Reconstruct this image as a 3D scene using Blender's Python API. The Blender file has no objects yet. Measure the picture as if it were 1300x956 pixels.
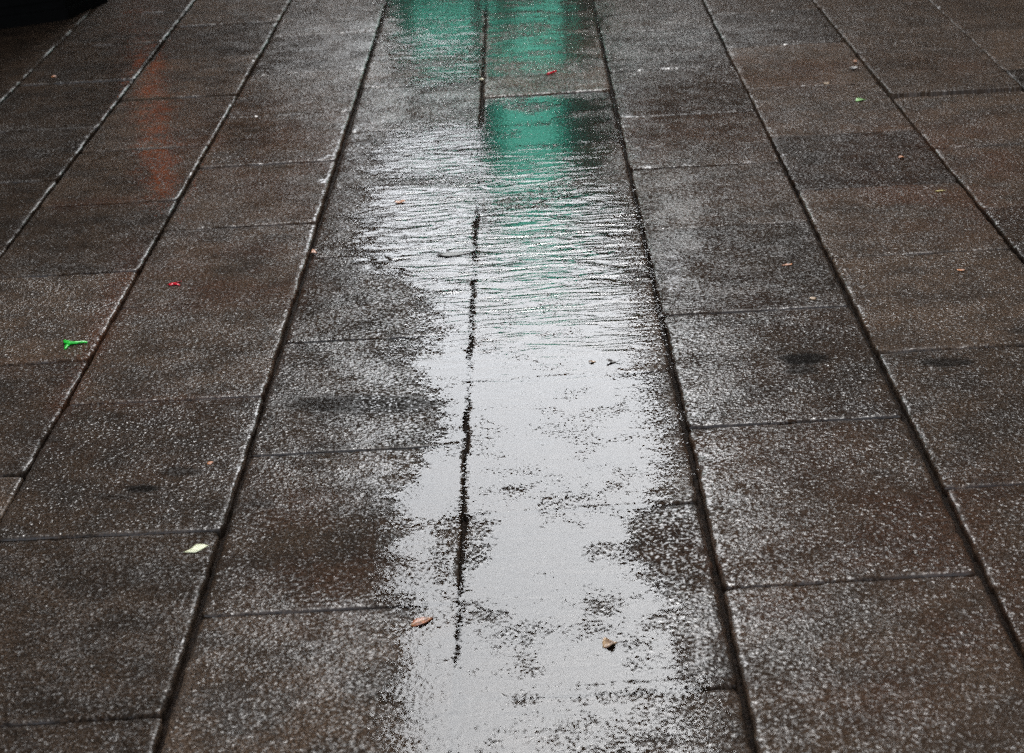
import bpy, bmesh, math, random
import numpy as np
from mathutils import Vector, Matrix
R = math.radians
random.seed(7)
S = bpy.context.scene
COL = S.collection

# ------------------------------------------------------------------ camera
F, CX, CY, H = 2528.0, 650.0, 433.0, 1.6
D = np.array([645 - CX, -502 - CY, F]); D /= np.linalg.norm(D)
sl = -0.052
C = np.array([1.0, sl, -(D[0] + D[1] * sl) / D[2]]); C /= np.linalg.norm(C)
N = np.cross(C, D)
cam = bpy.data.cameras.new('camera'); co = bpy.data.objects.new('camera', cam); COL.objects.link(co)
co.matrix_world = Matrix(((C[0], -C[1], -C[2], 0), (D[0], -D[1], -D[2], 0), (N[0], -N[1], -N[2], H), (0, 0, 0, 1)))
cam.sensor_width = 36; cam.lens = F * 36 / 1300; cam.shift_y = -45 / 1300
cam.clip_end = 2000; cam.clip_start = 0.05
cam.dof.use_dof = True; cam.dof.focus_distance = 4.5; cam.dof.aperture_fstop = 6.3
S.camera = co

def at(px, py, z=0.0):
    r = np.array([(px - CX) / F, (py - CY) / F, 1.0])
    w = np.array([r @ C, r @ D, r @ N])
    t = (z - H) / w[2]
    return np.array([w[0] * t, w[1] * t])

def px_of(X, Y):
    """ground points -> photo pixels (to look a place's wetness / stains up on the survey)"""
    P = [X * C[i] + Y * D[i] - H * N[i] for i in range(3)]
    return P[0] / P[2] * F + CX, P[1] / P[2] * F + CY

# ------------------------------------------------------------------ noise
def vnoise(x, y, seed=0):
    xi = np.floor(x).astype(np.int64); yi = np.floor(y).astype(np.int64)
    fx = x - xi; fy = y - yi
    fx = fx * fx * (3 - 2 * fx); fy = fy * fy * (3 - 2 * fy)
    def h(a, b):
        n = (a * 374761393 + b * 668265263 + seed * 982451653) & 0xffffffff
        n = ((n ^ (n >> 13)) * 1274126177) & 0xffffffff
        n = n ^ (n >> 16)
        return (n & 0xffff) / 65535.0
    return (h(xi, yi) * (1 - fx) + h(xi + 1, yi) * fx) * (1 - fy) + (h(xi, yi + 1) * (1 - fx) + h(xi + 1, yi + 1) * fx) * fy
def fbm(x, y, sc, seed=0, oct=3):
    s = 0; a = 1; t = 0
    for k in range(oct):
        s = s + a * vnoise(x * sc * 2 ** k + 13.7 * k, y * sc * 2 ** k + 7.1 * k, seed + k); t += a; a *= .5
    return s / t

# ------------------------------------------------------------------ wetness survey
def poly(y, pts):
    p = np.array(pts, float); return np.interp(y, p[:, 0], p[:, 1])
XL = [(-40, 470), (60, 478), (100, 500), (165, 470), (200, 468), (235, 462), (260, 450), (300, 432), (330, 425), (345, 470), (370, 505), (440, 498), (480, 520), (520, 555), (560, 535), (580, 505), (620, 484), (700, 478), (760, 484), (800, 480), (866, 470), (1000, 470)]
XR = [(-40, 770), (180, 796), (215, 800), (260, 815), (330, 835), (400, 842), (450, 845), (500, 840), (560, 862), (600, 865), (640, 862), (655, 822), (700, 822), (735, 842), (770, 885), (866, 915), (1000, 940)]
def box(px, py, x0, x1, y0, y1, s=8.0):
    def sg(t): return 1 / (1 + np.exp(-np.clip(t, -30, 30)))
    return sg((px - x0) / s) * sg((x1 - px) / s) * sg((py - y0) / (s * .5)) * sg((y1 - py) / (s * .5))
def ell(px, py, cx, cy, rx, ry, ang=0):
    a = R(ang); dx = px - cx; dy = py - cy
    u = (dx * math.cos(a) + dy * math.sin(a)) / rx; v = (-dx * math.sin(a) + dy * math.cos(a)) / ry
    return np.clip(1.6 - 1.2 * np.sqrt(u * u + v * v), 0, 1)
def strip_level(X, Y):
    px, py = px_of(X, Y)
    wob = (fbm(X, Y, 7, 3) - .5) * 60 + (fbm(X, Y, 28, 5) - .5) * 70
    xl = poly(py, XL) + wob; xr = poly(py, XR) + wob * .45
    softL = poly(py, [(0, 60), (330, 90), (450, 100), (580, 60), (866, 80)])
    softR = poly(py, [(0, 60), (180, 70), (300, 110), (480, 100), (600, 90), (650, 45), (740, 50), (800, 90), (866, 110)])
    l = np.minimum(.28 + (px - xl) / softL, .28 + (xr - px) / softR)
    l = np.clip(l, 0, 1)
    patchy = 1 - np.clip((fbm(X, Y, 14, 11) - .55) * 2.6, 0, .33)
    l = l * patchy
    l = l * (1 - .66 * box(px, py, 440, 612, 108, 160))
    l = l * (1 - .60 * box(px, py, 470, 608, 222, 240, 6))
    l = l * (1 - .45 * box(px, py, 617, 775, 74, 121, 6))
    # low diagonal rib of bare stone running across the flooded slab
    dg = np.abs(py - (262 - (px - 620) * .30) - 6)
    l = l * (1 - .42 * np.clip(1.5 - dg / 16, 0, 1) * (px > 612) * (px < 815))
    l = l * (1 - .45 * box(px, py, 470, 590, 380, 432, 12) * (fbm(X, Y, 20, 9)))
    l = l * (1 - .5 * ell(px, py, 575, 700, 40, 70, 25))
    l = l * (1 - .45 * ell(px, py, 800, 700, 60, 16))
    l = l * (1 - .4 * box(px, py, 600, 860, 585, 640, 10) * np.clip(fbm(X, Y, 22, 31) * 2 - .4, 0, 1))
    l = l * (1 - .45 * box(px, py, 590, 930, 760, 1000, 10) * np.clip(fbm(X, Y, 16, 21) * 2 - .5, 0, 1))
    top = box(px, py, -2000, 3000, -500, 178, 20)
    stk = np.clip(fbm(X * .45, Y, 11, 131, 4) * 3.2 - 1.35, 0, 1)
    l = l * (1 - .5 * top * stk * (1 - box(px, py, 500, 612, 8, 66, 8))) * (1 - .28 * top * fbm(X, Y, 30, 171, 3))
    cj = 0
    for (x0, y0, x1, y1, a_) in [(619, 124, 772, 115, .95), (619, 125.5, 772, 116.5, .95), (588, 487, 850, 466, .55), (604, 653, 870, 636, .5), (225, 785, 577, 762, .6), (425, 571, 583, 563, .6), (360, 436, 592, 421, .4), (612, 188, 797, 181, .4), (606, 363, 740, 352, .3), (580, 880, 930, 860, .5), (612, 268, 700, 262, .4)]:
        yy = y0 + (px - x0) * (y1 - y0) / (x1 - x0)
        cj = np.maximum(cj, a_ * np.exp(-((py - yy) / 1.6) ** 2) * (px > x0) * (px < x1) * np.clip(fbm(X, Y * 0, 9, int(x0)) * 3 - .6, .15, 1))
    l = l * (1 - cj)
    bl = poly(py, [(10, 617), (310, 604), (866, 577), (1000, 571)])
    jb = np.clip(1.5 - np.abs(px - bl + (fbm(X * 0, Y, 18, 91) - .5) * 7) / 4.4, 0, 1)
    for y0, y1 in ((10, 62), (80, 165), (258, 326), (352, 412), (425, 470), (500, 648), (650, 760), (790, 845)):
        l = l * (1 - .8 * jb * box(px, py, -2000, 3000, y0, y1, 22))
    return l
def side_level(X, Y):
    px, py = px_of(X, Y)
    n = fbm(X, Y, 5, 41); n2 = fbm(X, Y, 22, 44)
    l = (.15 + .14 * n + .1 * (n2 - .5)) * (1 - .3 * box(px, py, -900, 300, -400, 330, 60))
    l = l + .55 * box(px, py, 765, 965, 98, 196, 26) * (.30 + 1.0 * n2)
    l = l + .35 * box(px, py, 935, 1100, 66, 114, 24) * (.4 + 1.2 * n2)
    l = l + .35 * box(px, py, 1110, 1245, 70, 98, 20) * (.4 + 1.2 * n2)
    l = l + .26 * box(px, py, 262, 440, 150, 286, 24) * (.5 + n2)
    l = l + .30 * box(px, py, 60, 262, 188, 258, 14) * (.6 + .8 * n2) + .34 * box(px, py, 60, 350, 25, 185, 22) * (.3 + 1.2 * n2)
    l = l + .22 * box(px, py, -200, 1500, -60, 26, 12)
    l = l + .2 * box(px, py, 340, 500, 20, 100, 20) * n2
    l = l + .35 * ell(px, py, 415, 512, 30, 8, -1)
    l = l + .10 * ell(px, py, 900, 830, 50, 60) + .2 * ell(px, py, 300, 840, 180, 50) * n2 * 1.6
    l = l + .22 * ell(px, py, 430, 610, 120, 40) * n2 * 1.4
    l = l + .3 * ell(px, py, 852, 335, 16, 40, -12)
    l = l + .25 * ell(px, py, 440, 320, 80, 40) * n2 * 1.5
    return np.clip(l, 0, 1)
def stain(X, Y):
    px, py = px_of(X, Y)
    n = fbm(X, Y, 9, 61); n2 = fbm(X, Y, 40, 63)
    s = .0 * n
    for (x0, y0, x1, y1, w, a) in [(170, 325, 135, 415, 22, .8), (135, 415, 75, 520, 17, 1.0), (75, 520, 335, 503, 7, .5), (150, 395, 330, 382, 10, .4), (398, 330, 370, 385, 16, .5), (385, 385, 335, 500, 8, .4), (225, 185, 280, 180, 12, .6), (210, 250, 70, 262, 7, .6), (905, 720, 880, 690, 18, .6)]:
        dx, dy = x1 - x0, y1 - y0; t = np.clip(((px - x0) * dx + (py - y0) * dy) / (dx * dx + dy * dy), 0, 1)
        d = np.hypot(px - x0 - t * dx, (py - y0 - t * dy))
        s = np.maximum(s, a * np.exp(-(d / w) ** 2) * (.4 + .9 * n2))
    for (cx, cy, rx, ry, a) in [(1180, 225, 130, 60, .55), (1000, 85, 90, 30, .3), (1130, 200, 60, 40, .5), (870, 170, 110, 40, .35), (1130, 780, 200, 110, .45), (1180, 660, 140, 60, .4), (400, 680, 90, 90, .45), (1000, 560, 120, 60, .25), (700, 850, 0.1, .1, 0), (860, 700, 40, 40, .5), (150, 560, 120, 50, .25), (60, 470, 60, 30, .25), (950, 420, 110, 50, .3), (360, 200, 120, 70, .35), (300, 350, 100, 40, .45), (900, 340, 60, 50, .25), (1200, 88, 50, 12, .3), (1050, 240, 140, 14, .35)]:
        s = np.maximum(s, a * ell(px, py, cx, cy, rx * 1.25, ry * 1.25) * np.clip(fbm(X, Y, 6, int(cx), 4) * 3.2 - 1.0 + (n2 - .5), 0, 1.2))
    return np.clip(s, 0, 1)

def shine(X, Y):
    px, py = px_of(X, Y)
    n = fbm(X, Y, 13, 151, 4) * 2.4 - .7
    s = 0 * X - .12
    for cx, cy, rx, ry, a in [(400, 610, 100, 40, 1), (360, 825, 140, 50, 1.1), (420, 470, 90, 40, .8), (420, 320, 60, 30, 1), (400, 60, 100, 45, 1.2), (440, 500, 110, 90, .5), (920, 590, 60, 70, .9), (900, 450, 60, 70, .8), (940, 660, 90, 40, .8), (860, 300, 30, 70, 1), (1000, 800, 90, 50, .6), (870, 780, 60, 60, .8), (80, 400, 90, 40, .6), (850, 40, 110, 50, .7), (540, 140, 90, 30, 1), (1150, 560, 80, 60, .3), (330, 520, 26, 90, .6)]:
        s = np.maximum(s, a * ell(px, py, cx, cy, rx * 1.2, ry * 1.2) * np.clip(n, 0, 1.2))
    for cx, cy, rx, ry, a in [(420, 690, 90, 60, .9), (855, 700, 40, 40, .8), (330, 350, 90, 40, .7), (1050, 440, 120, 30, .3), (120, 80, 200, 90, .8), (60, 260, 120, 60, .6), (1130, 640, 140, 50, .3)]:
        s = s - a * ell(px, py, cx, cy, rx, ry)
    return s
def grime(X, Y):
    px, py = px_of(X, Y)
    wob = (fbm(X, Y, 60, 71) - .5) * .7 + (fbm(X, Y, 200, 72) - .5) * .3
    g = 0 * X
    for cx, cy, rx, ry, a in [(465, 512, 82, 10, .85), (600, 690, 5, 8, .3), (1022, 456, 27, 6, 1), (1017, 470, 17, 5, .8), (1202, 460, 28, 5, .9), (180, 622, 18, 4, 1), (229, 600, 20, 4.5, .7), (140, 632, 22, 4, .5), (1300, 420, 16, 4, .5), (330, 640, 14, 4, .5), (690, 560, 9, 3, .6), (1120, 600, 14, 4, .4), (980, 640, 15, 4, .3), (60, 560, 16, 4, .4)]:
        d = np.sqrt(((px - cx) / rx) ** 2 + ((py - cy) / ry) ** 2) + wob
        g = np.maximum(g, a * np.clip(2.4 - 1.5 * d, 0, 1))
    return g

# ------------------------------------------------------------------ materials
def new_mat(name):
    m = bpy.data.materials.new(name); m.use_nodes = True
    nt = m.node_tree; nt.nodes.clear()
    return m, nt
def nd(nt, t, **k):
    n = nt.nodes.new(t)
    for a, v in k.items():
        if a in n.inputs.keys() if isinstance(a, str) else False: n.inputs[a].default_value = v
        else: setattr(n, a, v)
    return n
def mth(nt, op, a, b=None, c=None, clamp=False):
    n = nt.nodes.new('ShaderNodeMath'); n.operation = op; n.use_clamp = clamp
    for i, v in enumerate((a, b, c)):
        if v is None: continue
        if isinstance(v, (int, float)): n.inputs[i].default_value = v
        else: nt.links.new(v, n.inputs[i])
    return n.outputs[0]
def mixc(nt, f, a, b, blend='MIX'):
    n = nt.nodes.new('ShaderNodeMix'); n.data_type = 'RGBA'; n.blend_type = blend
    for s, v in ((n.inputs[0], f), (n.inputs[6], a), (n.inputs[7], b)):
        if isinstance(v, (int, float)): s.default_value = v
        elif isinstance(v, tuple): s.default_value = (*v, 1)
        else: nt.links.new(v, s)
    return n.outputs[2]
def noise(nt, vec, sc, det=3, ro=.55, dist=0):
    n = nt.nodes.new('ShaderNodeTexNoise'); nt.links.new(vec, n.inputs['Vector'])
    n.inputs['Scale'].default_value = sc; n.inputs['Detail'].default_value = det
    n.inputs['Roughness'].default_value = ro; n.inputs['Distortion'].default_value = dist
    return n.outputs['Fac']
def mrange(nt, v, a, b, c=0., d=1., t='SMOOTHSTEP'):
    n = nt.nodes.new('ShaderNodeMapRange'); n.interpolation_type = t
    nt.links.new(v, n.inputs[0])
    for i, q in enumerate((a, b, c, d)): n.inputs[1 + i].default_value = q
    return n.outputs[0]
def flatpos(nt, sx=1, sy=1):
    g = nt.nodes.new('ShaderNodeNewGeometry'); m = nt.nodes.new('ShaderNodeVectorMath'); m.operation = 'MULTIPLY'
    nt.links.new(g.outputs['Position'], m.inputs[0]); m.inputs[1].default_value = (sx, sy, 0)
    return m.outputs[0]
def attr(nt, name):
    a = nt.nodes.new('ShaderNodeAttribute'); a.attribute_name = name; return a.outputs['Fac']
def film_mask(nt, level, gain=1.17):
    """water stands where its level is above the grain of the hammered stone"""
    p = flatpos(nt)
    g = noise(nt, p, 150, 2, .5); g2 = noise(nt, p, 60, 2, .5)
    comb = mth(nt, 'ADD', mth(nt, 'MULTIPLY', g, .70), mth(nt, 'MULTIPLY', g2, .30))
    comb = mth(nt, 'MULTIPLY_ADD', mth(nt, 'SUBTRACT', comb, .5), 3.0, .5)
    d = mth(nt, 'SUBTRACT', mth(nt, 'MULTIPLY', level, gain), comb)
    return mrange(nt, d, -.04, .09)

def stone_material():
    m, nt = new_mat('wet_hammered_granite'); L = nt.links.new
    out = nd(nt, 'ShaderNodeOutputMaterial'); b = nd(nt, 'ShaderNodeBsdfPrincipled')
    L(b.outputs[0], out.inputs[0])
    p = flatpos(nt)
    oi = nd(nt, 'ShaderNodeObjectInfo'); sep = nd(nt, 'ShaderNodeSeparateColor'); L(oi.outputs['Color'], sep.inputs[0])
    tone, rough_k, warm = sep.outputs
    sl_, ss, st = attr(nt, 'strip_level'), attr(nt, 'side_level'), attr(nt, 'stain')
    Wst = film_mask(nt, sl_); Wsd = film_mask(nt, ss)
    # mineral grain
    g1 = noise(nt, p, 230, 2, .6); g2 = noise(nt, p, 95, 3, .6); g3 = noise(nt, p, 7, 5, .68); g4 = noise(nt, p, 1.7, 3, .55)
    dark = mixc(nt, mrange(nt, g1, .36, .62), (.005, .0036, .0027), (.054, .0345, .0220))
    c = mixc(nt, mrange(nt, g2, .58, .72), dark, (.078, .058, .043))
    c = mixc(nt, mth(nt, 'MULTIPLY', mrange(nt, g3, .38, .62), .7), c, (.008, .007, .006))
    c = mixc(nt, mth(nt, 'MULTIPLY', mrange(nt, g4, .4, .65), .25), c, (.026, .017, .011))
    c = mixc(nt, mth(nt, 'MULTIPLY', warm, .45), c, (.038, .024, .015))
    c = mixc(nt, mth(nt, 'MULTIPLY', st, .7), c, mixc(nt, mrange(nt, g2, .35, .65), (.014, .0055, .003), (.056, .021, .010)))
    gr = attr(nt, 'grime'); c = mixc(nt, mth(nt, 'MULTIPLY', gr, .9), c, (.004, .0035, .003))
    mul = nd(nt, 'ShaderNodeMix'); mul.data_type = 'RGBA'; mul.blend_type = 'MULTIPLY'; mul.inputs[0].default_value = 1
    L(c, mul.inputs[6]); cc = nd(nt, 'ShaderNodeCombineColor')
    for i in range(3): L(mth(nt, 'MULTIPLY', tone, 1.6), cc.inputs[i])
    L(cc.outputs[0], mul.inputs[7]); L(mul.outputs[2], b.inputs['Base Color'])
    # relief
    r1 = mrange(nt, noise(nt, p, 105, 2, .5), .44, .80); r2 = noise(nt, p, 250, 1, .5); r3 = noise(nt, p, 20, 2, .6)
    h = mth(nt, 'ADD', mth(nt, 'ADD', r1, mth(nt, 'MULTIPLY', r2, .22)), mth(nt, 'MULTIPLY', r3, .8))
    W = mth(nt, 'MAXIMUM', Wst, Wsd)
    bmp = nd(nt, 'ShaderNodeBump'); bmp.inputs['Distance'].default_value = .0018
    L(mth(nt, 'MULTIPLY', mth(nt, 'MULTIPLY_ADD', W, -.93, 1.0), mth(nt, 'MULTIPLY', mth(nt, 'MULTIPLY', rough_k, 1.6), mth(nt, 'MULTIPLY', mth(nt, 'MULTIPLY_ADD', gr, -.75, 1.0), mth(nt, 'MULTIPLY_ADD', attr(nt, 'edge'), -.8, 1.0)))), bmp.inputs['Strength'])
    L(h, bmp.inputs['Height']); L(bmp.outputs[0], b.inputs['Normal'])
    edge = attr(nt, 'edge')
    pat = mth(nt, 'ADD', mth(nt, 'MULTIPLY', mth(nt, 'SUBTRACT', noise(nt, p, 9, 3, .6), .5), .34), mth(nt, 'MULTIPLY', mth(nt, 'SUBTRACT', noise(nt, p, 38, 2, .5), .5), .30))
    gn = mrange(nt, mth(nt, 'ADD', mth(nt, 'ADD', noise(nt, p, 115, 2, .55), pat), mth(nt, 'MULTIPLY', attr(nt, 'shine'), .14)), .485, .615)
    gn = mth(nt, 'MAXIMUM', mth(nt, 'MULTIPLY', gn, mth(nt, 'MULTIPLY', oi.outputs['Alpha'], mth(nt, 'MULTIPLY_ADD', gr, -1.0, 1.0))), edge)
    dryr = mth(nt, 'MULTIPLY_ADD', gn, -.36, .50)
    rmx = nd(nt, 'ShaderNodeMix'); L(W, rmx.inputs[0]); L(dryr, rmx.inputs[2]); rmx.inputs[3].default_value = .07
    L(rmx.outputs[0], b.inputs['Roughness'])
    b.inputs['IOR'].default_value = 1.40
    # the standing water sheet carries the reflection of the flooded strip
    L(mth(nt, 'MULTIPLY', mth(nt, 'SUBTRACT', 1.0, Wst), mth(nt, 'MINIMUM', mth(nt, 'ADD', mth(nt, 'MULTIPLY_ADD', gn, .54, .006), W), .5)), b.inputs['Specular IOR Level'])
    return m

def water_material():
    m, nt = new_mat('thin_standing_water'); L = nt.links.new
    out = nd(nt, 'ShaderNodeOutputMaterial')
    lev = attr(nt, 'strip_level'); W = film_mask(nt, lev)
    rip = attr(nt, 'ripple')
    p = flatpos(nt, 5.5, 20); n1 = noise(nt, p, 1.0, 2.5, .5, 1.4)
    p2 = flatpos(nt, 1, 1); n2 = noise(nt, p2, 95, 2, .5)
    p3 = flatpos(nt, 2.2, 7); n3 = noise(nt, p3, 1.0, 3, .5, .4)
    h = mth(nt, 'ADD', mth(nt, 'MULTIPLY', mth(nt, 'MULTIPLY', n1, rip), .0056), mth(nt, 'MULTIPLY', n2, .00034))
    h = mth(nt, 'ADD', h, mth(nt, 'MULTIPLY', n3, .0006))
    h = mth(nt, 'ADD', h, mth(nt, 'MULTIPLY', W, .0006))
    bmp = nd(nt, 'ShaderNodeBump'); bmp.inputs['Distance'].default_value = 1.0; bmp.inputs['Strength'].default_value = 1.0
    L(h, bmp.inputs['Height'])
    fr = nd(nt, 'ShaderNodeFresnel'); fr.inputs[0].default_value = 1.36; L(bmp.outputs[0], fr.inputs['Normal'])
    gl = nd(nt, 'ShaderNodeBsdfGlossy'); gl.inputs['Roughness'].default_value = .05; L(bmp.outputs[0], gl.inputs['Normal'])
    t1 = nd(nt, 'ShaderNodeBsdfTransparent'); t1.inputs[0].default_value = (.9, .9, .9, 1)
    t2 = nd(nt, 'ShaderNodeBsdfTransparent')
    mx = nd(nt, 'ShaderNodeMixShader'); L(fr.outputs[0], mx.inputs[0]); L(t1.outputs[0], mx.inputs[1]); L(gl.outputs[0], mx.inputs[2])
    mo = nd(nt, 'ShaderNodeMixShader'); L(W, mo.inputs[0]); L(t2.outputs[0], mo.inputs[1]); L(mx.outputs[0], mo.inputs[2])
    L(mo.outputs[0], out.inputs[0])
    return m

def simple(name, col, rough=.5, var=.3, sc=40, bump=0., spec=.5, col2=None, emit=0, metal=0):
    m, nt = new_mat(name); L = nt.links.new
    out = nd(nt, 'ShaderNodeOutputMaterial'); b = nd(nt, 'ShaderNodeBsdfPrincipled'); L(b.outputs[0], out.inputs[0])
    g = nd(nt, 'ShaderNodeNewGeometry'); n = noise(nt, g.outputs['Position'], sc, 4, .6)
    c2 = col2 if col2 else tuple(v * (1 - var) for v in col)
    c = mixc(nt, mrange(nt, n, .38, .62), c2, col)
    L(c, b.inputs['Base Color'])
    b.inputs['Roughness'].default_value = rough; b.inputs['Specular IOR Level'].default_value = spec
    b.inputs['Metallic'].default_value = metal
    if emit:
        L(c, b.inputs['Emission Color']); b.inputs['Emission Strength'].default_value = emit
    if bump:
        bm_ = nd(nt, 'ShaderNodeBump'); bm_.inputs['Distance'].default_value = bump; L(n, bm_.inputs['Height']); L(bm_.outputs[0], b.inputs['Normal'])
    return m
STONE = stone_material(); WATER = water_material()
BED = simple('wet_joint_grit', (.013, .0075, .0045), .7, sc=120, bump=.004, spec=.03, col2=(.004, .0025, .0018))
STREET = simple('wet_asphalt', (.05, .048, .046), .35, sc=60, bump=.002)

# ------------------------------------------------------------------ object helpers
def link(name, me, mat=None, parent=None):
    o = bpy.data.objects.new(name, me); COL.objects.link(o)
    if mat and me: me.materials.append(mat)
    if parent: o.parent = parent
    return o
def tag(o, label=None, cat=None, group=None, kind=None):
    if label: o['label'] = label
    if cat: o['category'] = cat
    if group: o['group'] = group
    if kind: o['kind'] = kind
    return o
def np_mesh(name, V, Q, smooth=True):
    me = bpy.data.meshes.new(name)
    V = np.asarray(V, np.float32); Q = np.asarray(Q, np.int32)
    me.vertices.add(len(V)); me.vertices.foreach_set('co', V.ravel())
    me.loops.add(Q.size); me.loops.foreach_set('vertex_index', Q.ravel())
    me.polygons.add(len(Q)); me.polygons.foreach_set('loop_start', np.arange(0, Q.size, 4, dtype=np.int32))
    me.polygons.foreach_set('loop_total', np.full(len(Q), 4, np.int32))
    me.update(calc_edges=True)
    me.polygons.foreach_set('use_smooth', np.full(len(Q), smooth))
    return me
def grid_quads(n, m):
    i, j = np.meshgrid(np.arange(n - 1), np.arange(m - 1), indexing='ij')
    a = (i * m + j).ravel(); return np.stack([a, a + m, a + m + 1, a + 1], 1)
def set_attr(me, name, vals):
    a = me.attributes.new(name, 'FLOAT', 'POINT'); a.data.foreach_set('value', np.asarray(vals, np.float32))

# ------------------------------------------------------------------ paving slabs
lines = {'I': [(0, 130), (90, 40)], 'H': [(0, 325), (110, 182), (228, 25)], 'G': [(0, 660), (150, 396), (355, 25)], 'A': [(226, 866), (330, 505), (436, 205), (487, 10)],
         'B': [(577, 866), (604, 310), (617, 10)], 'C': [(935, 866), (868, 530), (800, 205), (757, 30)], 'D': [(1303, 856), (1150, 525), (1060, 330), (950, 120), (897, 15)],
         'E': [(1300, 330), (1180, 185), (1088, 72), (1040, 10)], 'F': [(1300, 112), (1220, 41), (1183, 2)]}
LX = {k: np.polyfit([at(*p)[1] for p in v], [at(*p)[0] for p in v], 1) for k, v in lines.items()}   # X = a*Y + b
wcol = .47
def shifted(k, dx): return np.array([LX[k][0], LX[k][1] + dx])
LX['J'] = shifted('I', -.36); LX['K'] = shifted('J', -.42); LX['P'] = shifted('F', .47)
cols = {('K', 'J'): [(-60, 70)], ('J', 'I'): [(10, 60)],
        ('I', 'H'): [(100, 104), (15, 167)],
        ('H', 'G'): [(250, 74), (200, 125), (190, 188), (140, 258), (85, 349), (60, 460), (14, 603)],
        ('G', 'A'): [(420, 42), (380, 92), (370, 146), (350, 208), (310, 288), (266, 385), (210, 509), (190, 678), (110, 915)],
        ('A', 'B'): [(540, 66), (540, 107), (590, 160), (520, 233), (500, 322), (480, 429), (470, 570), (400, 774)],
        ('B', 'C'): [(690, 30), (695, 120), (700, 185), (715, 261), (720, 355), (718, 477), (735, 645), (760, 880)],
        ('C', 'D'): [(820, 39), (850, 88), (870, 145), (885, 211), (924, 287), (960, 394), (1010, 535), (1078, 736)],
        ('D', 'E'): [(970, 15), (1000, 56), (1027, 109), (1060, 170), (1110, 236), (1170, 320), (1211, 442), (1250, 616), (1420, 845)],
        ('E', 'F'): [(1110, 7), (1160, 66), (1200, 120), (1245, 185), (1280, 263), (1340, 360)],
        ('F', 'P'): [(1250, 39), (1285, 88), (1330, 145)]}
prominent = {('B', 'C', 1): .0035, ('E', 'F', 2): .006, ('E', 'F', 1): .003}
gapw = {'A': .0095, 'B': .0085, 'C': .0105, 'D': .0110, 'E': .0085, 'F': .007, 'G': .0085, 'H': .007, 'I': .0065, 'J': .006, 'K': .006, 'P': .006}
joint_jit = {}
pave_me = bpy.data.meshes.new('pavement')
pave = link('pavement', pave_me, BED); pave['kind'] = 'structure'
rowend = 9.0
tones = {}
rng = np.random.default_rng(5)
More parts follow.
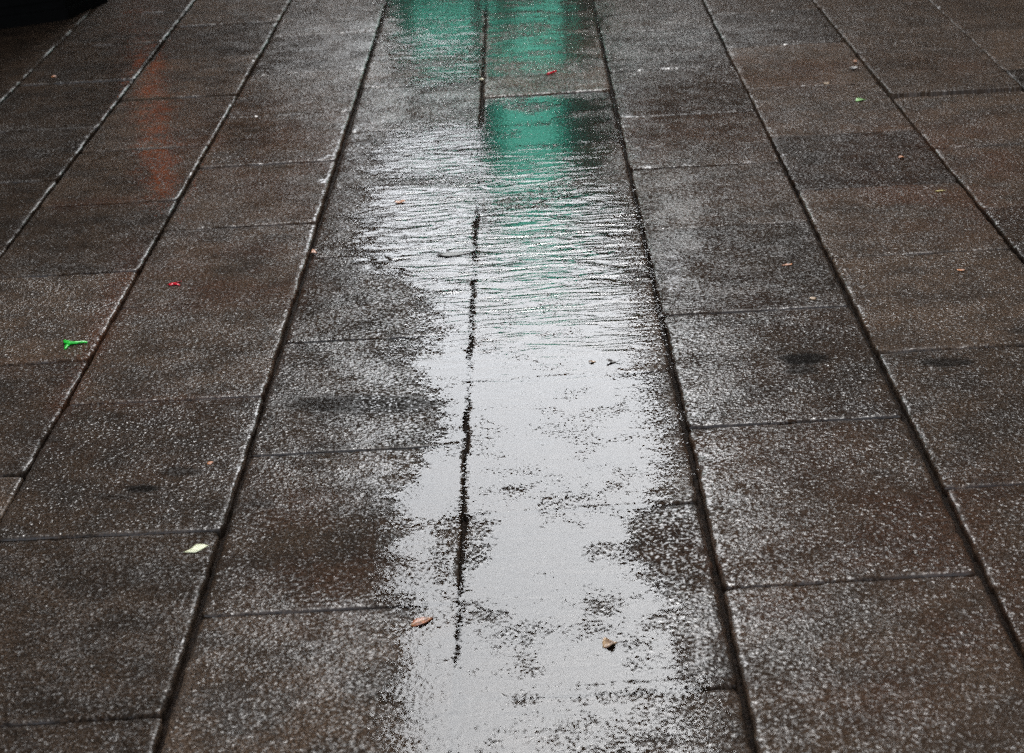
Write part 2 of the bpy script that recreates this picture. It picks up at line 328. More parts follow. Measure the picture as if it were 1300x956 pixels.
def slab_mesh(name, c00, c10, c11, c01, z0, tilt, seed, chip):
    W = np.linalg.norm(c10 - c00); Ln = np.linalg.norm(c01 - c00)
    prof = np.array([0, .0012, .003, .0055, .009])
    def axis(Lh, step):
        n = max(6, int((Lh - .018) / step)); mid = np.linspace(.009, Lh - .009, n + 1)[1:-1]
        return np.concatenate([prof, mid, Lh - prof[::-1]]) / Lh
    u = axis(W, .0075); v = axis(Ln, .0085)
    U, Vv = np.meshgrid(u, v, indexing='ij')
    X = (c00[0] * (1 - U) + c10[0] * U) * (1 - Vv) + (c01[0] * (1 - U) + c11[0] * U) * Vv
    Y = (c00[1] * (1 - U) + c10[1] * U) * (1 - Vv) + (c01[1] * (1 - U) + c11[1] * U) * Vv
    e = np.minimum.reduce([U * W, (1 - U) * W, Vv * Ln, (1 - Vv) * Ln])
    # ragged arrises: the outline wanders and edges are worn round
    ragx = (fbm(X * 0 + 0.0, Y, 26, seed) - .5) * .006 + (fbm(X * 0 + 5.0, Y, 110, seed + 3) - .5) * .0035
    ragx2 = (fbm(X * 0 + 9.0, Y, 26, seed + 5) - .5) * .006 + (fbm(X * 0 + 15.0, Y, 110, seed + 8) - .5) * .0035
    ragy = (fbm(X, Y * 0 + 2.0, 20, seed + 9) - .5) * .003 + (fbm(X, Y * 0 + 2.0, 110, seed + 9) - .5) * .0018
    k = np.exp(-(U * W) / .02); k2 = np.exp(-((1 - U) * W) / .02); kv = np.exp(-(Vv * Ln) / .015) + np.exp(-((1 - Vv) * Ln) / .015)
    X0, Y0 = X.copy(), Y.copy()
    X = X + ragx * k + ragx2 * k2; Y = Y + ragy * kv
    # corners rounded
    cu = np.minimum(U, 1 - U) * W; cv = np.minimum(Vv, 1 - Vv) * Ln
    cr = np.clip(1 - np.hypot(cu, cv) / .02, 0, 1)
    sx = np.sign(.5 - U); sy = np.sign(.5 - Vv)
    X = X + sx * cr * .004; Y = Y + sy * cr * .004
    wear = .0055 * EDGEK * (.55 + .9 * fbm(X0, Y0, 9, seed + 13)) 
    rr = .009
    t = np.clip(1 - e / rr, 0, 1)
    Z = -wear * (1 - np.sqrt(np.clip(1 - t * t, 0, 1)))
    ch = np.clip((fbm(X0, Y0, 34, seed + 21) - .62) * 6, 0, 1) * np.exp(-e / .012)
    Z = Z - ch * chip
    Z = Z + ((fbm(X0, Y0, 3.2, 77, 2) - .5) * .0022 + (fbm(X0, Y0, 16, 78, 2) - .5) * .0009) * (1 - .7 * (strip_level(X0, Y0) > .1))
    Z = Z + z0 + tilt[0] * (U - .5) * W + tilt[1] * (Vv - .5) * Ln
    n, mm = X.shape
    V = np.stack([X.ravel(), Y.ravel(), Z.ravel()], 1)
    Q = grid_quads(n, mm)
    # skirt down to the bed
    idx = np.arange(n * mm).reshape(n, mm)
    loop = np.concatenate([idx[:, 0], idx[-1, 1:], idx[-2::-1, -1], idx[0, -2:0:-1]])
    low = V[loop].copy(); low[:, 2] = -.06
    base = len(V); V = np.concatenate([V, low])
    a = np.arange(len(loop)); b = (a + 1) % len(loop)
    Qs = np.stack([loop[a], base + a, base + b, loop[b]], 1)
    me = np_mesh(name, V, np.concatenate([Q, Qs]))
    Xa, Ya = V[:, 0], V[:, 1]
    set_attr(me, 'strip_level', strip_level(Xa, Ya)); set_attr(me, 'side_level', side_level(Xa, Ya) * np.concatenate([(1 - .95 * np.exp(-(e / .006) ** 2)).ravel(), np.zeros(len(loop))])); set_attr(me, 'stain', stain(Xa, Ya)); set_attr(me, 'grime', grime(Xa, Ya)); set_attr(me, 'shine', shine(Xa, Ya)); set_attr(me, 'edge', np.concatenate([(np.exp(-(e / .0065) ** 2) * np.clip(fbm(X0, Y0, 12, seed + 31) * 4.5 - 1.9, 0, 1) * EDGEK).ravel(), np.zeros(len(loop))]))
    me.materials.append(STONE)
    return me
order = [k for k in cols]
slab_tone = {  # (column, row from the far end): tone, relief, warmth   (what sets the stone of that slab apart)
}
count = 0
rest = []      # slabs outside the photo, plain blocks kept in the pavement's own mesh
cross_slope = 0.0
for (l, r), pts in cols.items():
    ys = sorted([(at(*p)) for p in pts], key=lambda q: -q[1])
    far = []
    yfar = ys[0][1]
    Y = [q[1] for q in ys]
    while Y[0] < 11: Y.insert(0, Y[0] + .68)
    while Y[-1] > .8: Y.append(Y[-1] - .67)
    sk = [rng.normal(0, .006) for _ in Y]
    for i in range(len(Y) - 1):
        yt, yb = Y[i], Y[i + 1]
        gl, gr = gapw[l] / 2, gapw[r] / 2; gc = .0024
        def cx(k, y): return LX[k][0] * y + LX[k][1]
        jx = rng.normal(0, .0012, 2)
        c00 = np.array([cx(l, yb) + gl + jx[0], yb + gc - sk[i + 1] * .5]); c10 = np.array([cx(r, yb) - gr + jx[1], yb + gc + sk[i + 1] * .5])
        c01 = np.array([cx(l, yt) + gl + jx[0], yt - gc - sk[i] * .5]); c11 = np.array([cx(r, yt) - gr + jx[1], yt - gc + sk[i] * .5])
        if (l, r) == ('E', 'F') and at(1160, 68)[1] > yb - .1 and yb > at(1200, 124)[1]: c00[1] += .007; c10[1] += .004
        if (l, r) == ('B', 'C') and i == len([q for q in Y if q > at(695, 119)[1]]) - 1: c00[1] += .004; c10[1] += .006
        cs = np.stack([c00, c10, c11, c01]); pxs, pys = px_of(cs[:, 0], cs[:, 1])
        vis = pxs.max() > -15 and pxs.min() < 1315 and pys.max() > -5 and pys.min() < 975
        mx, my = px_of((c00[0] + c11[0]) / 2, (yt + yb) / 2)
        tone = max(.3, .62 + rng.normal(0, .17)); rel = .62 + rng.normal(0, .09); warm = .15 + abs(rng.normal(0, .12))
        if not vis:
            rest.append((cs, rng.normal(0, .001))); continue
        z0 = rng.normal(0, .0013); tilt = rng.normal(0, .003, 2)
        if (l, r) in (('A', 'B'), ('B', 'C')): z0 = -.0008; tilt = tilt * .2
        if (l, r) == ('B', 'C') and abs(my - 75) < 40: z0 = .0015; tilt = np.array([0, -.002])
        if (l, r) == ('E', 'F') and 60 < my < 125: z0 = .008; tilt = np.array([0, -.008])
        if (l, r) == ('E', 'F') and 20 < my < 62: z0 = .004
        if (l, r) == ('H', 'G') and 350 < my < 460: tone, rel = .95, .8; z0 = .002
        if (l, r) == ('H', 'G') and 270 < my < 350: tone, rel = .5, .55
        if (l, r) in (('G', 'A'),) and 140 < my < 290: tone, rel, warm = .85, .42, .35
        if (l, r) in (('H', 'G'),) and 185 < my < 262: tone, rel, warm = .7, .45, .3
        if (l, r) in (('I', 'H'), ('J', 'I'), ('K', 'J')): tone, rel = .4, .5
        if (l, r) in (('C', 'D'), ('D', 'E'), ('E', 'F'), ('F', 'P')) : tone *= 1.15; warm += .12
        if my < 130 and mx > 880: rel *= .75; warm += .2; tone *= 1.1
        glint = min(1, .86 + rng.normal(0, .12))
        if mx < 330: glint *= float(np.interp(my, [0, 330, 470], [.35, .6, .95]))
        if mx > 900 and my < 300: glint *= .8
        if (l, r) == ('H', 'G') and 350 < my < 460: glint = 1
        if (l, r) == ('G', 'A') and 290 < my < 385: glint, tone = .55, tone * .8
        if (l, r) == ('G', 'A') and my > 690: glint *= .8
        count += 1; EDGEK = .25 if (mx > 760 and my < 205) else 1.0
        me = slab_mesh('paving_slab', c00, c10, c11, c01, z0, tilt, 100 + count * 17, .004)
        o = link('paving_slab', me, None, pave); o.color = (tone, rel, min(warm, 1), glint)
print('slabs in view', count)

# the bed under the joints and the plain slabs all round the photographed part, one mesh
V = []; Q = []
def add_box(x0, x1, y0, y1, z0, z1):
    b = len(V); V.extend([(x0, y0, z0), (x1, y0, z0), (x1, y1, z0), (x0, y1, z0), (x0, y0, z1), (x1, y0, z1), (x1, y1, z1), (x0, y1, z1)])
    Q.extend([(b + 4, b + 5, b + 6, b + 7), (b, b + 1, b + 5, b + 4), (b + 1, b + 2, b + 6, b + 5), (b + 2, b + 3, b + 7, b + 6), (b + 3, b, b + 4, b + 7)])
bx = np.linspace(-3.3, 3.3, 330); by = np.linspace(.3, 12.0, 586)
BX, BY = np.meshgrid(bx, by, indexing='ij')
BZ = -.018 + (fbm(BX, BY, 30, 5, 3) - .5) * .006 + (fbm(BX, BY, 6, 8, 2) - .5) * .007
bedV = np.stack([BX.ravel(), BY.ravel(), BZ.ravel()], 1); bedQ = grid_quads(330, 586)
for cs, dz in rest:
    b = len(V)
    for z in (-.06, dz): V.extend([(p[0], p[1], z) for p in cs])
    Q.extend([(b + 4, b + 5, b + 6, b + 7), (b, b + 1, b + 5, b + 4), (b + 1, b + 2, b + 6, b + 5), (b + 2, b + 3, b + 7, b + 6), (b + 3, b, b + 4, b + 7)])
nslabface = len(Q)
tmp = np_mesh('pavement', np.concatenate([bedV, np.array(V)]), np.concatenate([bedQ, np.array(Q) + len(bedV)]), False)
tmp.materials.append(BED); tmp.materials.append(STONE)
mi = np.zeros(len(tmp.polygons), np.int32); mi[len(bedQ):] = 1
tmp.polygons.foreach_set('material_index', mi)
allv = np.concatenate([bedV, np.array(V)])
set_attr(tmp, 'strip_level', np.zeros(len(allv))); set_attr(tmp, 'side_level', np.full(len(allv), .22)); set_attr(tmp, 'stain', np.zeros(len(allv)))
pave.data = tmp; bpy.data.meshes.remove(pave_me); pave.color = (.62, .6, .3, 1)

# ground beyond the surveyed paving, to the horizon
bm = bmesh.new()
def sheet(bm, x0, x1, y0, y1, z):
    bm.faces.new([bm.verts.new(p) for p in ((x0, y0, z), (x1, y0, z), (x1, y1, z), (x0, y1, z))])
sheet(bm, -600, -3.28, -600, 600, -.004); sheet(bm, 3.28, 600, -600, 600, -.004)
sheet(bm, -3.28, 3.28, -600, .32, -.004); sheet(bm, -3.28, 3.28, 11.9, 600, -.004)
me = bpy.data.meshes.new('street'); bm.to_mesh(me); bm.free()
tag(link('street', me, STREET), kind='structure')

# ------------------------------------------------------------------ the sheet of standing water
wx = np.arange(-.72, .66, .006); wy = np.arange(2.3, 9.2, .005)
WX, WY = np.meshgrid(wx, wy, indexing='ij')
lv = strip_level(WX, WY)
wpx, wpy = px_of(WX, WY)
rip = .10 + .9 * np.exp(-((wpy - 312) / 95) ** 2) * (.5 + .5 * (wpx > 400)) + .2 * np.exp(-((wpy - 55) / 40) ** 2) + .25 * np.exp(-((wpy - 225) / 25) ** 2) + .15 * np.exp(-((wpy - 430) / 60) ** 2)
q = grid_quads(len(wx), len(wy)); keep = lv.ravel()[q].max(1) > .2
q = q[keep]; used = np.unique(q); remap = -np.ones(WX.size, np.int64); remap[used] = np.arange(len(used))
Zs = .0020 + WX * 0
wme = np_mesh('water', np.stack([WX.ravel(), WY.ravel(), Zs.ravel()], 1)[used], remap[q])
set_attr(wme, 'strip_level', lv.ravel()[used]); set_attr(wme, 'ripple', rip.ravel()[used])
tag(link('water', wme, WATER), kind='structure')

# ------------------------------------------------------------------ litter
def P(px, py, z=0.): a = at(px, py); return Vector((a[0], a[1], z))
PW = .25  # unused scale guard
def pixel_size(py): return H * F * math.sqrt(1 + (935 / F) ** 2) / (py + 502) / F
def litter(name, label, cat, px, py, outline, mat, lift=.002, thick=.0008, curl=0., rot=0, group=None, fold=None, parts=None):
    """outline in metres on the ground, centred; curved up by `curl`, given a real thickness"""
    bm = bmesh.new()
    n = len(outline); c = bm.verts.new((0, 0, 0))
    rings = []
    for s in (.35, .7, 1.0): rings.append([bm.verts.new((x * s, y * s, 0)) for x, y in outline])
    for i in range(n):
        j = (i + 1) % n
        bm.faces.new((c, rings[0][i], rings[0][j]))
        for k in range(2): bm.faces.new((rings[k][i], rings[k + 1][i], rings[k + 1][j], rings[k][j]))
    R0 = max(math.hypot(x, y) for x, y in outline)
    rs = random.Random(int(px * 7 + py))
    ph = rs.random() * 6
    for v in bm.verts:
        x, y = v.co.x / R0, v.co.y / R0
        v.co.z = curl * (y * y * 1.6 + .35 * x * x) + (fold or 0) * abs(y) + curl * .35 * math.sin(3.3 * x + ph) * (abs(x) + abs(y))
    ex = bmesh.ops.extrude_face_region(bm, geom=bm.faces[:])
    for v in [g for g in ex['geom'] if isinstance(g, bmesh.types.BMVert)]: v.co.z += thick
    zmin = min(v.co.z for v in bm.verts)
    for v in bm.verts: v.co.z -= zmin
    bmesh.ops.recalc_face_normals(bm, faces=bm.faces)
    me = bpy.data.meshes.new(name); bm.to_mesh(me); bm.free()
    for p in me.polygons: p.use_smooth = True
    o = link(name, me, mat); o.location = P(px, py, lift); o.rotation_euler.z = R(rot)
    tag(o, label, cat, group); return o
def blob(rx, ry, n=14, jag=.2, seed=0):
    r = random.Random(seed); return [(rx * math.cos(a) * (1 + r.uniform(-jag, jag)), ry * math.sin(a) * (1 + r.uniform(-jag, jag))) for a in [2 * math.pi * k / n for k in range(n)]]
def leafshape(l, w, n=9, sk=.0):
    up = [(l * (2 * t - 1), w * math.sin(math.pi * t ** .85) * (1 - .2 * t) + sk * math.sin(6 * t)) for t in [k / n for k in range(n + 1)]]
    lo = [(x, -y * .9) for x, y in up[1:-1]][::-1]
    return up + lo
def wet(name, col, col2=None, rough=.45, sc=150): return simple(name, col, rough, sc=sc, bump=.0005, col2=col2)
M_green = simple('green_plastic', (.01, .5, .03), .3, sc=200, col2=(.005, .26, .015))
M_red = simple('red_plastic', (.62, .01, .03), .22, sc=200, col2=(.3, .004, .01))
M_brown = wet('brown_leaf', (.30, .085, .018), (.09, .022, .008))
M_pale = wet('pale_leaf', (.52, .52, .35), (.40, .41, .25))
M_beige = wet('beige_leaf', (.38, .24, .12), (.10, .05, .03))
M_orange = wet('orange_leaf', (.42, .14, .025), (.14, .04, .01))
M_dark = wet('blackened_leaf', (.025, .018, .013), (.008, .006, .005))
M_leafg = wet('green_leaf', (.13, .36, .04), (.05, .18, .02))
M_cream = wet('cream_chip', (.40, .29, .19), (.25, .16, .09))
M_gum = simple('old_gum', (.008, .007, .006), .55, sc=90, bump=.0015, spec=.2, col2=(.005, .0045, .004))
M_yel = wet('yellow_leaf', (.36, .28, .06), (.15, .11, .02))

# torn green balloon / ribbon scrap, a flared knot and a twisted tail
def scrap(name, label, cat, px, py, pts, rad, mat, rot, knot=None):
    """a crumpled strip of plastic: a swept flattened tube along pts"""
    bm = bmesh.new(); prev = None; n = 8
    for i, (x, y, z) in enumerate(pts):
        a = Vector(pts[max(i - 1, 0)]); b = Vector(pts[min(i + 1, len(pts) - 1)]); d = (b - a).normalized()
        side = d.cross(Vector((0, 0, 1))).normalized(); up = side.cross(d)
        w, h = rad[i]; tw = .5 * i
        ring = []
        for k in range(n):
            an = 2 * math.pi * k / n
            u, v = w * math.cos(an), h * math.sin(an)
            u, v = u * math.cos(tw * .6) - v * math.sin(tw * .6), u * math.sin(tw * .6) * .4 + v * math.cos(tw * .6)
            ring.append(bm.verts.new(Vector((x, y, z)) + side * u + up * v))
        if prev:
            for k in range(n): bm.faces.new((prev[k], prev[(k + 1) % n], ring[(k + 1) % n], ring[k]))
        else: bm.faces.new(ring[::-1])
        prev = ring
    bm.faces.new(prev)
    zmin = min(v.co.z for v in bm.verts)
    for v in bm.verts: v.co.z -= zmin
    bmesh.ops.recalc_face_normals(bm, faces=bm.faces)
    me = bpy.data.meshes.new(name); bm.to_mesh(me); bm.free()
    for p in me.polygons: p.use_smooth = True
    o = link(name, me, mat); o.location = P(px, py, .0015); o.rotation_euler.z = R(rot); tag(o, label, cat)
    if knot:
        bm = bmesh.new(); bmesh.ops.create_icosphere(bm, subdivisions=2, radius=1)
        for v in bm.verts: v.co = Vector((v.co.x * knot[3] * (1 + .3 * math.sin(5 * v.co.y)), v.co.y * knot[4] * (1 + .35 * math.sin(4 * v.co.x + 1)), (v.co.z + 1) * knot[5])) + Vector(knot[:3])
        me = bpy.data.meshes.new('knot'); bm.to_mesh(me); bm.free()
        for p in me.polygons: p.use_smooth = True
        link('torn_flap', me, mat, o)
    return o
scrap('plastic_scrap', 'bright green torn plastic scrap lying on the left slab beside a dirty joint', 'plastic scrap', 95, 438,
      [(-.028, .018, .004), (-.020, .006, .004), (-.010, .000, .003), (.004, .001, .003), (.018, .004, .003), (.028, .004, .002), (.029, -.002, .002)],
      [(.004, .002), (.009, .004), (.011, .004), (.006, .004), (.0055, .004), (.006, .003), (.004, .002)], M_green, 0, (-.016, -.014, 0, .006, .018, .0022))
scrap('plastic_scrap', 'small red torn plastic scrap on the dark slab left of the puddle', 'plastic scrap', 222, 362,
      [(.016, -.012, .002), (.008, -.007, .003), (-.004, .002, .003), (.006, .014, .002), (.014, .022, .001)],
      [(.002, .001), (.004, .0015), (.0075, .0025), (.004, .0012), (.002, .001)], M_red, 0, (-.009, -.001, 0, .008, .009, .002))
scrap('plastic_tube', 'small crimson plastic tube lying on the green reflecting slab at the top', 'plastic scrap', 700, 94,
      [(-.015, -.018, .004), (-.008, -.010, .005), (.006, .006, .005), (.014, .016, .005), (.018, .022, .005)],
      [(.0045, .0035), (.0045, .004), (.004, .004), (.0045, .004), (.006, .003)], M_red, 0)
o = litter('leaf', 'wet brown elongated leaf lying in the puddle near the bottom', 'leaf', 536, 791, leafshape(.0235, .0125, 10), M_brown, .0025, curl=.004, rot=36)
bm = bmesh.new()
for s in (-1,):
    bmesh.ops.create_cube(bm, size=1, matrix=Matrix.Translation((0, 0, 0)) @ Matrix.Diagonal((.046, .0012, .0012, 1)))
me = bpy.data.meshes.new('midrib'); bm.to_mesh(me); bm.free(); mr = link('midrib', me, M_beige, o); mr.location = (0, 0, .002)
litter('leaf', 'pale yellow diamond shaped leaf on the lower left slab', 'leaf', 249, 698, [(-.022, -.012), (-.012, -.004), (-.002, .016), (.008, .017), (.022, .012), (.012, -.002), (.002, -.018), (-.008, -.017)], M_pale, .0015, curl=.0015)
o = litter('leaf', 'crumpled beige dead leaf at the lower right edge of the puddle', 'leaf', 775, 820, leafshape(.015, .011, 9, .002), M_beige, .002, curl=.008, rot=35)
litter('leaf', 'small orange leaf fragment on the slab right of the puddle, near a large gap', 'leaf', 1000, 337, blob(.013, .0055, 10, .25, 3), M_orange, .0015, curl=.002, rot=8)
litter('stone_chip', 'pale chip of stone below the orange fragment right of the puddle', 'stone chip', 1032, 380, blob(.008, .007, 10, .2, 4), M_cream, .001, thick=.003)
litter('leaf', 'fresh green leaf scrap on the slab at upper right', 'leaf', 1093, 128, leafshape(.021, .014, 8, .003), M_leafg, .002, curl=.005, rot=20)
litter('leaf', 'small orange leaf floating on the white reflecting water', 'leaf', 508, 258, blob(.014, .010, 11, .35, 5), M_orange, .0022, curl=.004)
litter('leaf', 'orange crumb stuck at the long joint left of the puddle', 'leaf', 398, 322, blob(.008, .012, 10, .35, 6), M_orange, .002, curl=.003)
litter('leaf', 'peach coloured scrap in front of the raised slab edge at upper right', 'leaf', 1225, 112, blob(.014, .011, 10, .2, 8), M_cream, .007, curl=.002)
litter('leaf', 'black wet leaf beside the long joint at upper right', 'leaf', 1084, 88, leafshape(.019, .015, 8), M_dark, .002, curl=.007, rot=10)
litter('leaf', 'orange leaf crumb touching the black leaf at upper right', 'leaf', 1086, 79, blob(.007, .014, 9, .3, 9), M_orange, .002, curl=.003)
litter('leaf', 'tiny orange leaf on the dark slab near the black cabinet', 'leaf', 68, 98, blob(.011, .010, 9, .3, 10), M_orange, .0015, curl=.002)
litter('leaf', 'thin yellow leaf fragment on the grey slab at right', 'leaf', 1194, 243, leafshape(.016, .006, 7), M_yel, .0015, curl=.002)
litter('leaf', 'small tan leaf fragment on the slab near the right edge', 'leaf', 1220, 344, blob(.010, .006, 9, .25, 12), M_orange, .0015, curl=.002)
litter('leaf', 'tiny orange crumb on the lower left slab above the pale leaf', 'leaf', 267, 589, blob(.006, .008, 9, .2, 13), M_orange, .001, thick=.002)
litter('leaf', 'dark pointed leaf lying on the whitest part of the puddle', 'leaf', 517, 198, leafshape(.017, .010, 8), M_dark, .0022, curl=.003)
litter('leaf', 'large flat blackened leaf in the rippled part of the puddle', 'leaf', 578, 324, leafshape(.050, .017, 10, .003), M_dark, .0022, curl=.003, rot=8)
litter('twig', 'short dark twig on the grey part of the puddle', 'twig', 573, 251, leafshape(.016, .006, 7, .002), M_dark, .0022, curl=.003, rot=12)
litter('leaf', 'small golden leaf in the puddle just above a cross joint', 'leaf', 752, 461, leafshape(.009, .006, 7), M_beige, .0022, curl=.003, rot=15)
litter('twig', 'curled dark twig beside the golden leaf in the puddle', 'twig', 779, 461, leafshape(.017, .005, 8, .003), M_dark, .0022, curl=.008, rot=-10)
litter('stone_chip', 'cream chip on the brown slab at the top right', 'stone chip', 1049, 107, blob(.009, .010, 9, .2, 15), M_cream, .001, thick=.004)
litter('leaf', 'orange scrap on the rusty part of the right hand slab', 'leaf', 1144, 201, blob(.011, .008, 9, .3, 16), M_orange, .0015, curl=.003)
litter('leaf', 'yellow leaf crumb in the middle joint at the top', 'leaf', 611, 102, blob(.010, .010, 9, .3, 17), M_yel, .002, curl=.003)

# ------------------------------------------------------------------ black cabinet at the top left corner
M_black = simple('black_painted_steel', (.0015, .0015, .0015), .7, sc=20, bump=.0006, spec=.04)
M_grey = simple('dull_grey_steel', (.012, .012, .011), .6, sc=25, bump=.0008)
a = at(-160, 60); b_ = at(87, 25); c_ = at(150, -4)
A0, B0, C0 = (Vector((*q, 0)) for q in (a, b_, c_))
u = (A0 - B0).normalized(); v = (C0 - B0).normalized()
cab = bpy.data.objects.new('utility_cabinet', None); COL.objects.link(cab); cab.location = B0
tag(cab, 'black box shaped cabinet standing on the paving in the top left corner', 'cabinet')
def prism(name, pts, z0, z1, mat, parent, bevel=.004):
    bm = bmesh.new(); lo = [bm.verts.new((p.x, p.y, z0)) for p in pts]; hi = [bm.verts.new((p.x, p.y, z1)) for p in pts]
    n = len(pts); bm.faces.new(lo[::-1]); bm.faces.new(hi)
    for i in range(n): bm.faces.new((lo[i], lo[(i + 1) % n], hi[(i + 1) % n], hi[i]))
    bmesh.ops.recalc_face_normals(bm, faces=bm.faces)
    if bevel: bmesh.ops.bevel(bm, geom=bm.edges[:], offset=bevel, segments=2, affect='EDGES')
    me = bpy.data.meshes.new(name); bm.to_mesh(me); bm.free()
    return link(name, me, mat, parent)
Wc, Dc = .95, .42
z = Vector((0, 0, 0))
prism('plinth', [z, u * Wc, u * Wc + v * Dc, v * Dc], -.01, .05, M_black, cab)
ins = u * .012 + v * .012
prism('body', [z + ins, u * (Wc - .012) + v * .012, u * (Wc - .012) + v * (Dc - .012), u * .012 + v * (Dc - .012)], .05, 1.12, M_black, cab)
prism('lid', [u * -.01 - v * .01, u * (Wc + .01) - v * .01, u * (Wc + .01) + v * (Dc + .01), u * -.01 + v * (Dc + .01)], 1.12, 1.16, M_grey, cab)
for k in (0, 1):
    d = prism('door', [u * (.03 + .45 * k), u * (.465 + .45 * k), u * (.465 + .45 * k) + v * .012, u * (.03 + .45 * k) + v * .012], .09, 1.08, M_black, cab, .002)
    h_ = prism('handle', [u * (.43 + .06 * k) - v * .02, u * (.445 + .06 * k) - v * .02, u * (.445 + .06 * k), u * (.43 + .06 * k)], .55, .68, M_grey, d, .002)

# ------------------------------------------------------------------ buildings that the wet stone mirrors
M_darkwall = simple('soot_dark_render', (.030, .026, .023), .8, sc=2)
M_brownwall = simple('brown_brick_facade', (.17, .118, .08), .8, sc=3, col2=(.10, .07, .05))
M_housewall = simple('weathered_brown_render', (.30, .215, .165), .8, sc=3, col2=(.18, .13, .10))
M_greywall = simple('grey_brown_stone_facade', (.22, .165, .125), .8, sc=2, col2=(.13, .097, .073))
M_glass = simple('dark_window_glass', (.02, .022, .025), .08, sc=1)
M_trim = simple('stone_trim', (.17, .15, .13), .7, sc=6)
M_kgglow = simple('kiosk_green_added_glow', (.04, .44, .32), .45, sc=3.2, col2=(.012, .13, .09), emit=.34)  # green paint with added emission, so the kiosk mirrors brighter in the wet stone
M_tealglow = simple('teal_added_glow', (.16, .62, .47), .4, sc=5, col2=(.05, .42, .30), emit=.5)  # brighter teal emission, added to lift the green reflection; no real lamp behind
M_olive = simple('dull_olive_panel', (.14, .27, .18), .5, sc=4)
M_kb = simple('kiosk_brown_panel', (.10, .07, .05), .5, sc=4)
M_sign = simple('lit_orange_red_sign', (.9, .19, .04), .5, sc=2, emit=.085, col2=(.55, .10, .02))
M_roof = simple('slate_roof', (.05, .05, .055), .6, sc=6)
M_redtrim = simple('red_brown_fascia', (.40, .09, .05), .5, sc=4)
def bxm(name, x0, x1, y0, y1, z0, z1, mat, parent=None, bevel=0):
    bm = bmesh.new(); bmesh.ops.create_cube(bm, size=1, matrix=Matrix.Translation(((x0 + x1) / 2, (y0 + y1) / 2, (z0 + z1) / 2)) @ Matrix.Diagonal((x1 - x0, y1 - y0, z1 - z0, 1)))
    if bevel: bmesh.ops.bevel(bm, geom=bm.edges[:], offset=bevel, segments=2, affect='EDGES')
    me = bpy.data.meshes.new(name); bm.to_mesh(me); bm.free(); return link(name, me, mat, parent)
def building(name, label, x0, x1, y0, y1, h, wall, ww=1.1, wh=1.8, dx=2.6, dz=3.4, z1=4.6, side=None, sidex=None, roofh=1.2):
    e = bpy.data.objects.new(name, None); COL.objects.link(e); tag(e, label, 'building')
    e.location = ((x0 + x1) / 2, y0, 0); ox, oy = e.location.x, e.location.y
    X0, X1, Y1 = x0 - ox, x1 - ox, y1 - y0
    bxm('wall', X0, X1, 0, Y1, -.01, h, wall, e)
    bxm('cornice', X0 - .25, X1 + .25, -.3, Y1 + .3, h, h + .45, M_trim, e, .05)
    bxm('roof', X0 + .3, X1 - .3, .4, Y1 - .4, h + .45, h + .45 + roofh, M_roof, e, .1)
    bxm('string_course', X0 - .08, X1 + .08, -.1, Y1 + .08, 3.9, 4.15, M_trim, e, .02)
    first = None; n = int((X1 - X0 - .8) / dx)
    st = X0 + (X1 - X0 - (n - 1) * dx) / 2
    zz = z1; cnt = 0
    while zz + wh < h - .5:
        for i in range(n):
            if cnt >= 60: break
            if first is None:
                w = bxm('window', -ww / 2 - .1, ww / 2 + .1, -.07, .02, -.1, wh + .1, M_trim, e, .01); w.location = (st, 0, zz)
                g = bxm('pane', -ww / 2, ww / 2, -.085, -.06, 0, wh, M_glass, w); first = (w, g)
            else:
                w = first[0].copy(); COL.objects.link(w); w.parent = e; w.location = (st + i * dx, 0, zz)
                g = first[1].copy(); COL.objects.link(g); g.parent = w
            cnt += 1
        zz += dz
    for i in range(max(1, n // 2)):
        s = bxm('shop_front', -1.1, 1.1, -.06, .02, .1, 3.0, M_trim, e, .01); s.location = (st + i * dx * 2, 0, 0)
        bxm('pane', -1.0, 1.0, -.08, -.05, .5, 2.8, M_glass, s)
    return e
building('corner_building', 'tall soot dark building at the far left end of the street', -24, -6.2, 30, 44, 36, M_darkwall, dx=3)
building('brick_building', 'narrow brown brick building left of the street gap', -6.15, -3.12, 30.2, 32.4, 34, M_brownwall, dx=1.75, ww=.8)
building('stone_building', 'grey brown stone building right of the street gap', 2.72, 26, 30, 32.4, 36, M_greywall, dx=2.5)
building('narrow_house', 'low narrow brown house on the right corner of the street gap', 1.42, 2.70, 30.3, 32.3, 8.0, M_housewall, dx=1.2, ww=.6, z1=4.5)
building('far_building', 'low distant building closing the far end of the street', -9, 11, 75, 88, 16.5, M_greywall)
building('street_side_building', 'dark building lining the left side of the street', -22, -6.6, 2, 29, 26, M_darkwall)
building('street_side_building', 'stone building lining the right side of the street', 7.4, 24, 2, 29, 26, M_greywall)
# vertical lit sign on the dark corner building
sg = bpy.data.objects.new('blade_sign', None); COL.objects.link(sg); sg.location = (-5.78, 29.4, 4.5); tag(sg, 'narrow vertical orange red lit sign fixed to the brick facade', 'sign')
bxm('sign_box', -.17, .17, -.12, .12, 0, 2.8, M_sign, sg, .03)
bxm('bracket', -.03, .03, .12, .82, .4, .5, M_black, sg); bxm('bracket', -.03, .03, .12, .82, 1.8, 1.9, M_black, sg)
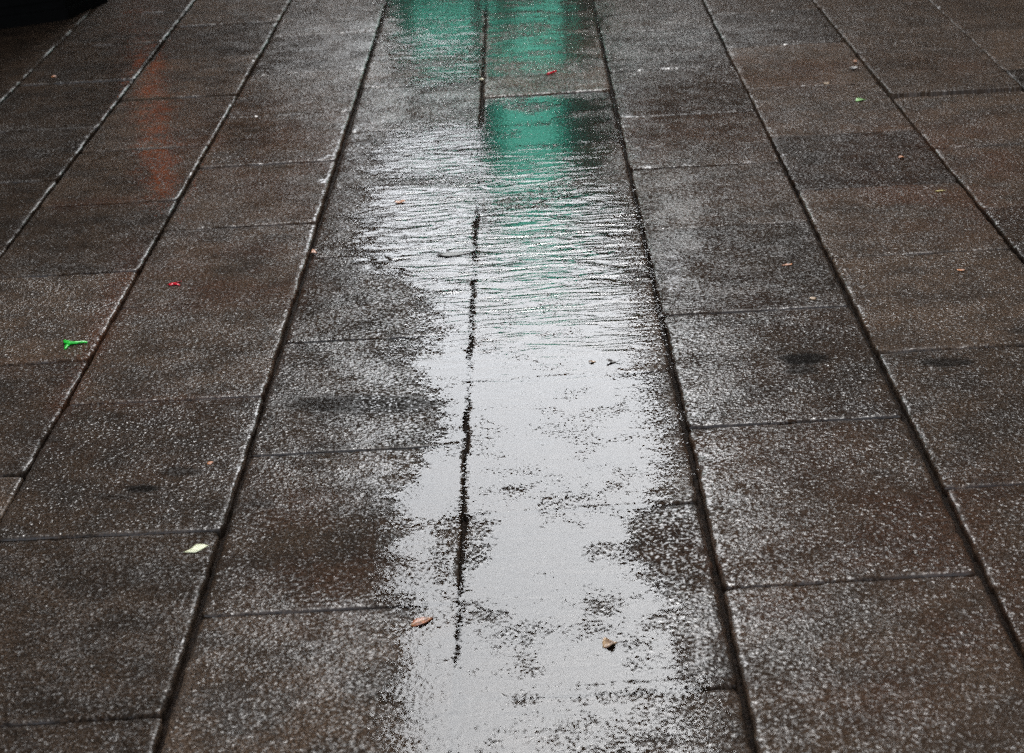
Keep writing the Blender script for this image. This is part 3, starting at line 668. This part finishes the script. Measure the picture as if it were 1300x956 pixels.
# green kiosk in mid street, out of view, glow added to brighten its reflection
ks = bpy.data.objects.new('street_kiosk', None); COL.objects.link(ks); ks.location = (-.2, 14.2, 0); tag(ks, 'green street kiosk with added glow standing in the middle of the pedestrian street', 'kiosk')
bxm('base_panel', -.82, .80, 0, 1.5, -.01, 1.0, M_kb, ks, .02)
bxm('body', -.80, .78, .02, 1.48, 1.0, 1.42, M_kgglow, ks, .01)
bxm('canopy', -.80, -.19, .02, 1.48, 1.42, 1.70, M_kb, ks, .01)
bxm('upper_body', -.18, .78, .02, 1.48, 1.42, 2.75, M_kgglow, ks, .01)
bxm('added_glow_panel', -.02, .34, -.03, .02, 1.46, 2.6, M_tealglow, ks, .01)  # added glowing panel, brightens the middle of the green reflection
bxm('side_panel', .52, .79, -.03, .02, 1.04, 2.7, M_olive, ks, .01)
bxm('post', -.20, -.14, -.04, .02, 1.03, 2.74, M_trim, ks, .005)
bxm('post', .44, .50, -.04, .02, 1.03, 2.74, M_trim, ks, .005)
bxm('shelf', -.85, .83, -.18, 0, .98, 1.03, M_trim, ks, .01)
bxm('fascia', -.20, .86, -.05, .0, 2.76, 2.86, M_redtrim, ks, .01)
bxm('roof', -.24, .88, -.08, 1.55, 2.86, 2.92, M_kgglow, ks, .02)
for k in range(2): bxm('shutter', -.62 + k * .72, -.04 + k * .72, -.02, .02, 1.08, 1.38, M_tealglow, ks, .008)  # shutters given the added teal glow to brighten the reflection's lower part

# ------------------------------------------------------------------ light
w = bpy.data.worlds.new('World'); S.world = w; w.use_nodes = True; nt = w.node_tree; nt.nodes.clear()
out = nt.nodes.new('ShaderNodeOutputWorld'); bg = nt.nodes.new('ShaderNodeBackground'); sky = nt.nodes.new('ShaderNodeTexSky')
sky.sky_type = 'NISHITA'; sky.sun_disc = False; sky.sun_elevation = R(48); sky.sun_rotation = R(8); sky.dust_density = 3.5; sky.air_density = 1; sky.ozone_density = 1
hs = nt.nodes.new('ShaderNodeHueSaturation'); hs.inputs['Saturation'].default_value = .28
nt.links.new(sky.outputs[0], hs.inputs['Color']); tint = nt.nodes.new('ShaderNodeMix'); tint.data_type = 'RGBA'; tint.blend_type = 'MULTIPLY'; tint.inputs[0].default_value = 1; tint.inputs[7].default_value = (.97, 1.005, 1.035, 1); nt.links.new(hs.outputs[0], tint.inputs[6]); nt.links.new(tint.outputs[2], bg.inputs[0]); nt.links.new(bg.outputs[0], out.inputs[0]); bg.inputs[1].default_value = .12
sun = bpy.data.lights.new('sun', 'SUN'); sun.energy = .5; sun.angle = R(25); sun.color = (1, .97, .93)
so = bpy.data.objects.new('sun', sun); COL.objects.link(so)
az, el = R(8), R(48)   # towards the sun
dirv = Vector((math.sin(az) * math.cos(el), math.cos(az) * math.cos(el), math.sin(el)))
so.rotation_euler = dirv.to_track_quat('Z', 'Y').to_euler()
S.view_settings.view_transform = 'Standard'; S.view_settings.look = 'None'; S.view_settings.gamma = 1; S.view_settings.use_curve_mapping = False
S.view_settings.exposure = 2.3
S.cycles.use_denoising = False; S.cycles.max_bounces = 6; S.cycles.transparent_max_bounces = 8
S.cycles.sample_clamp_indirect = 10
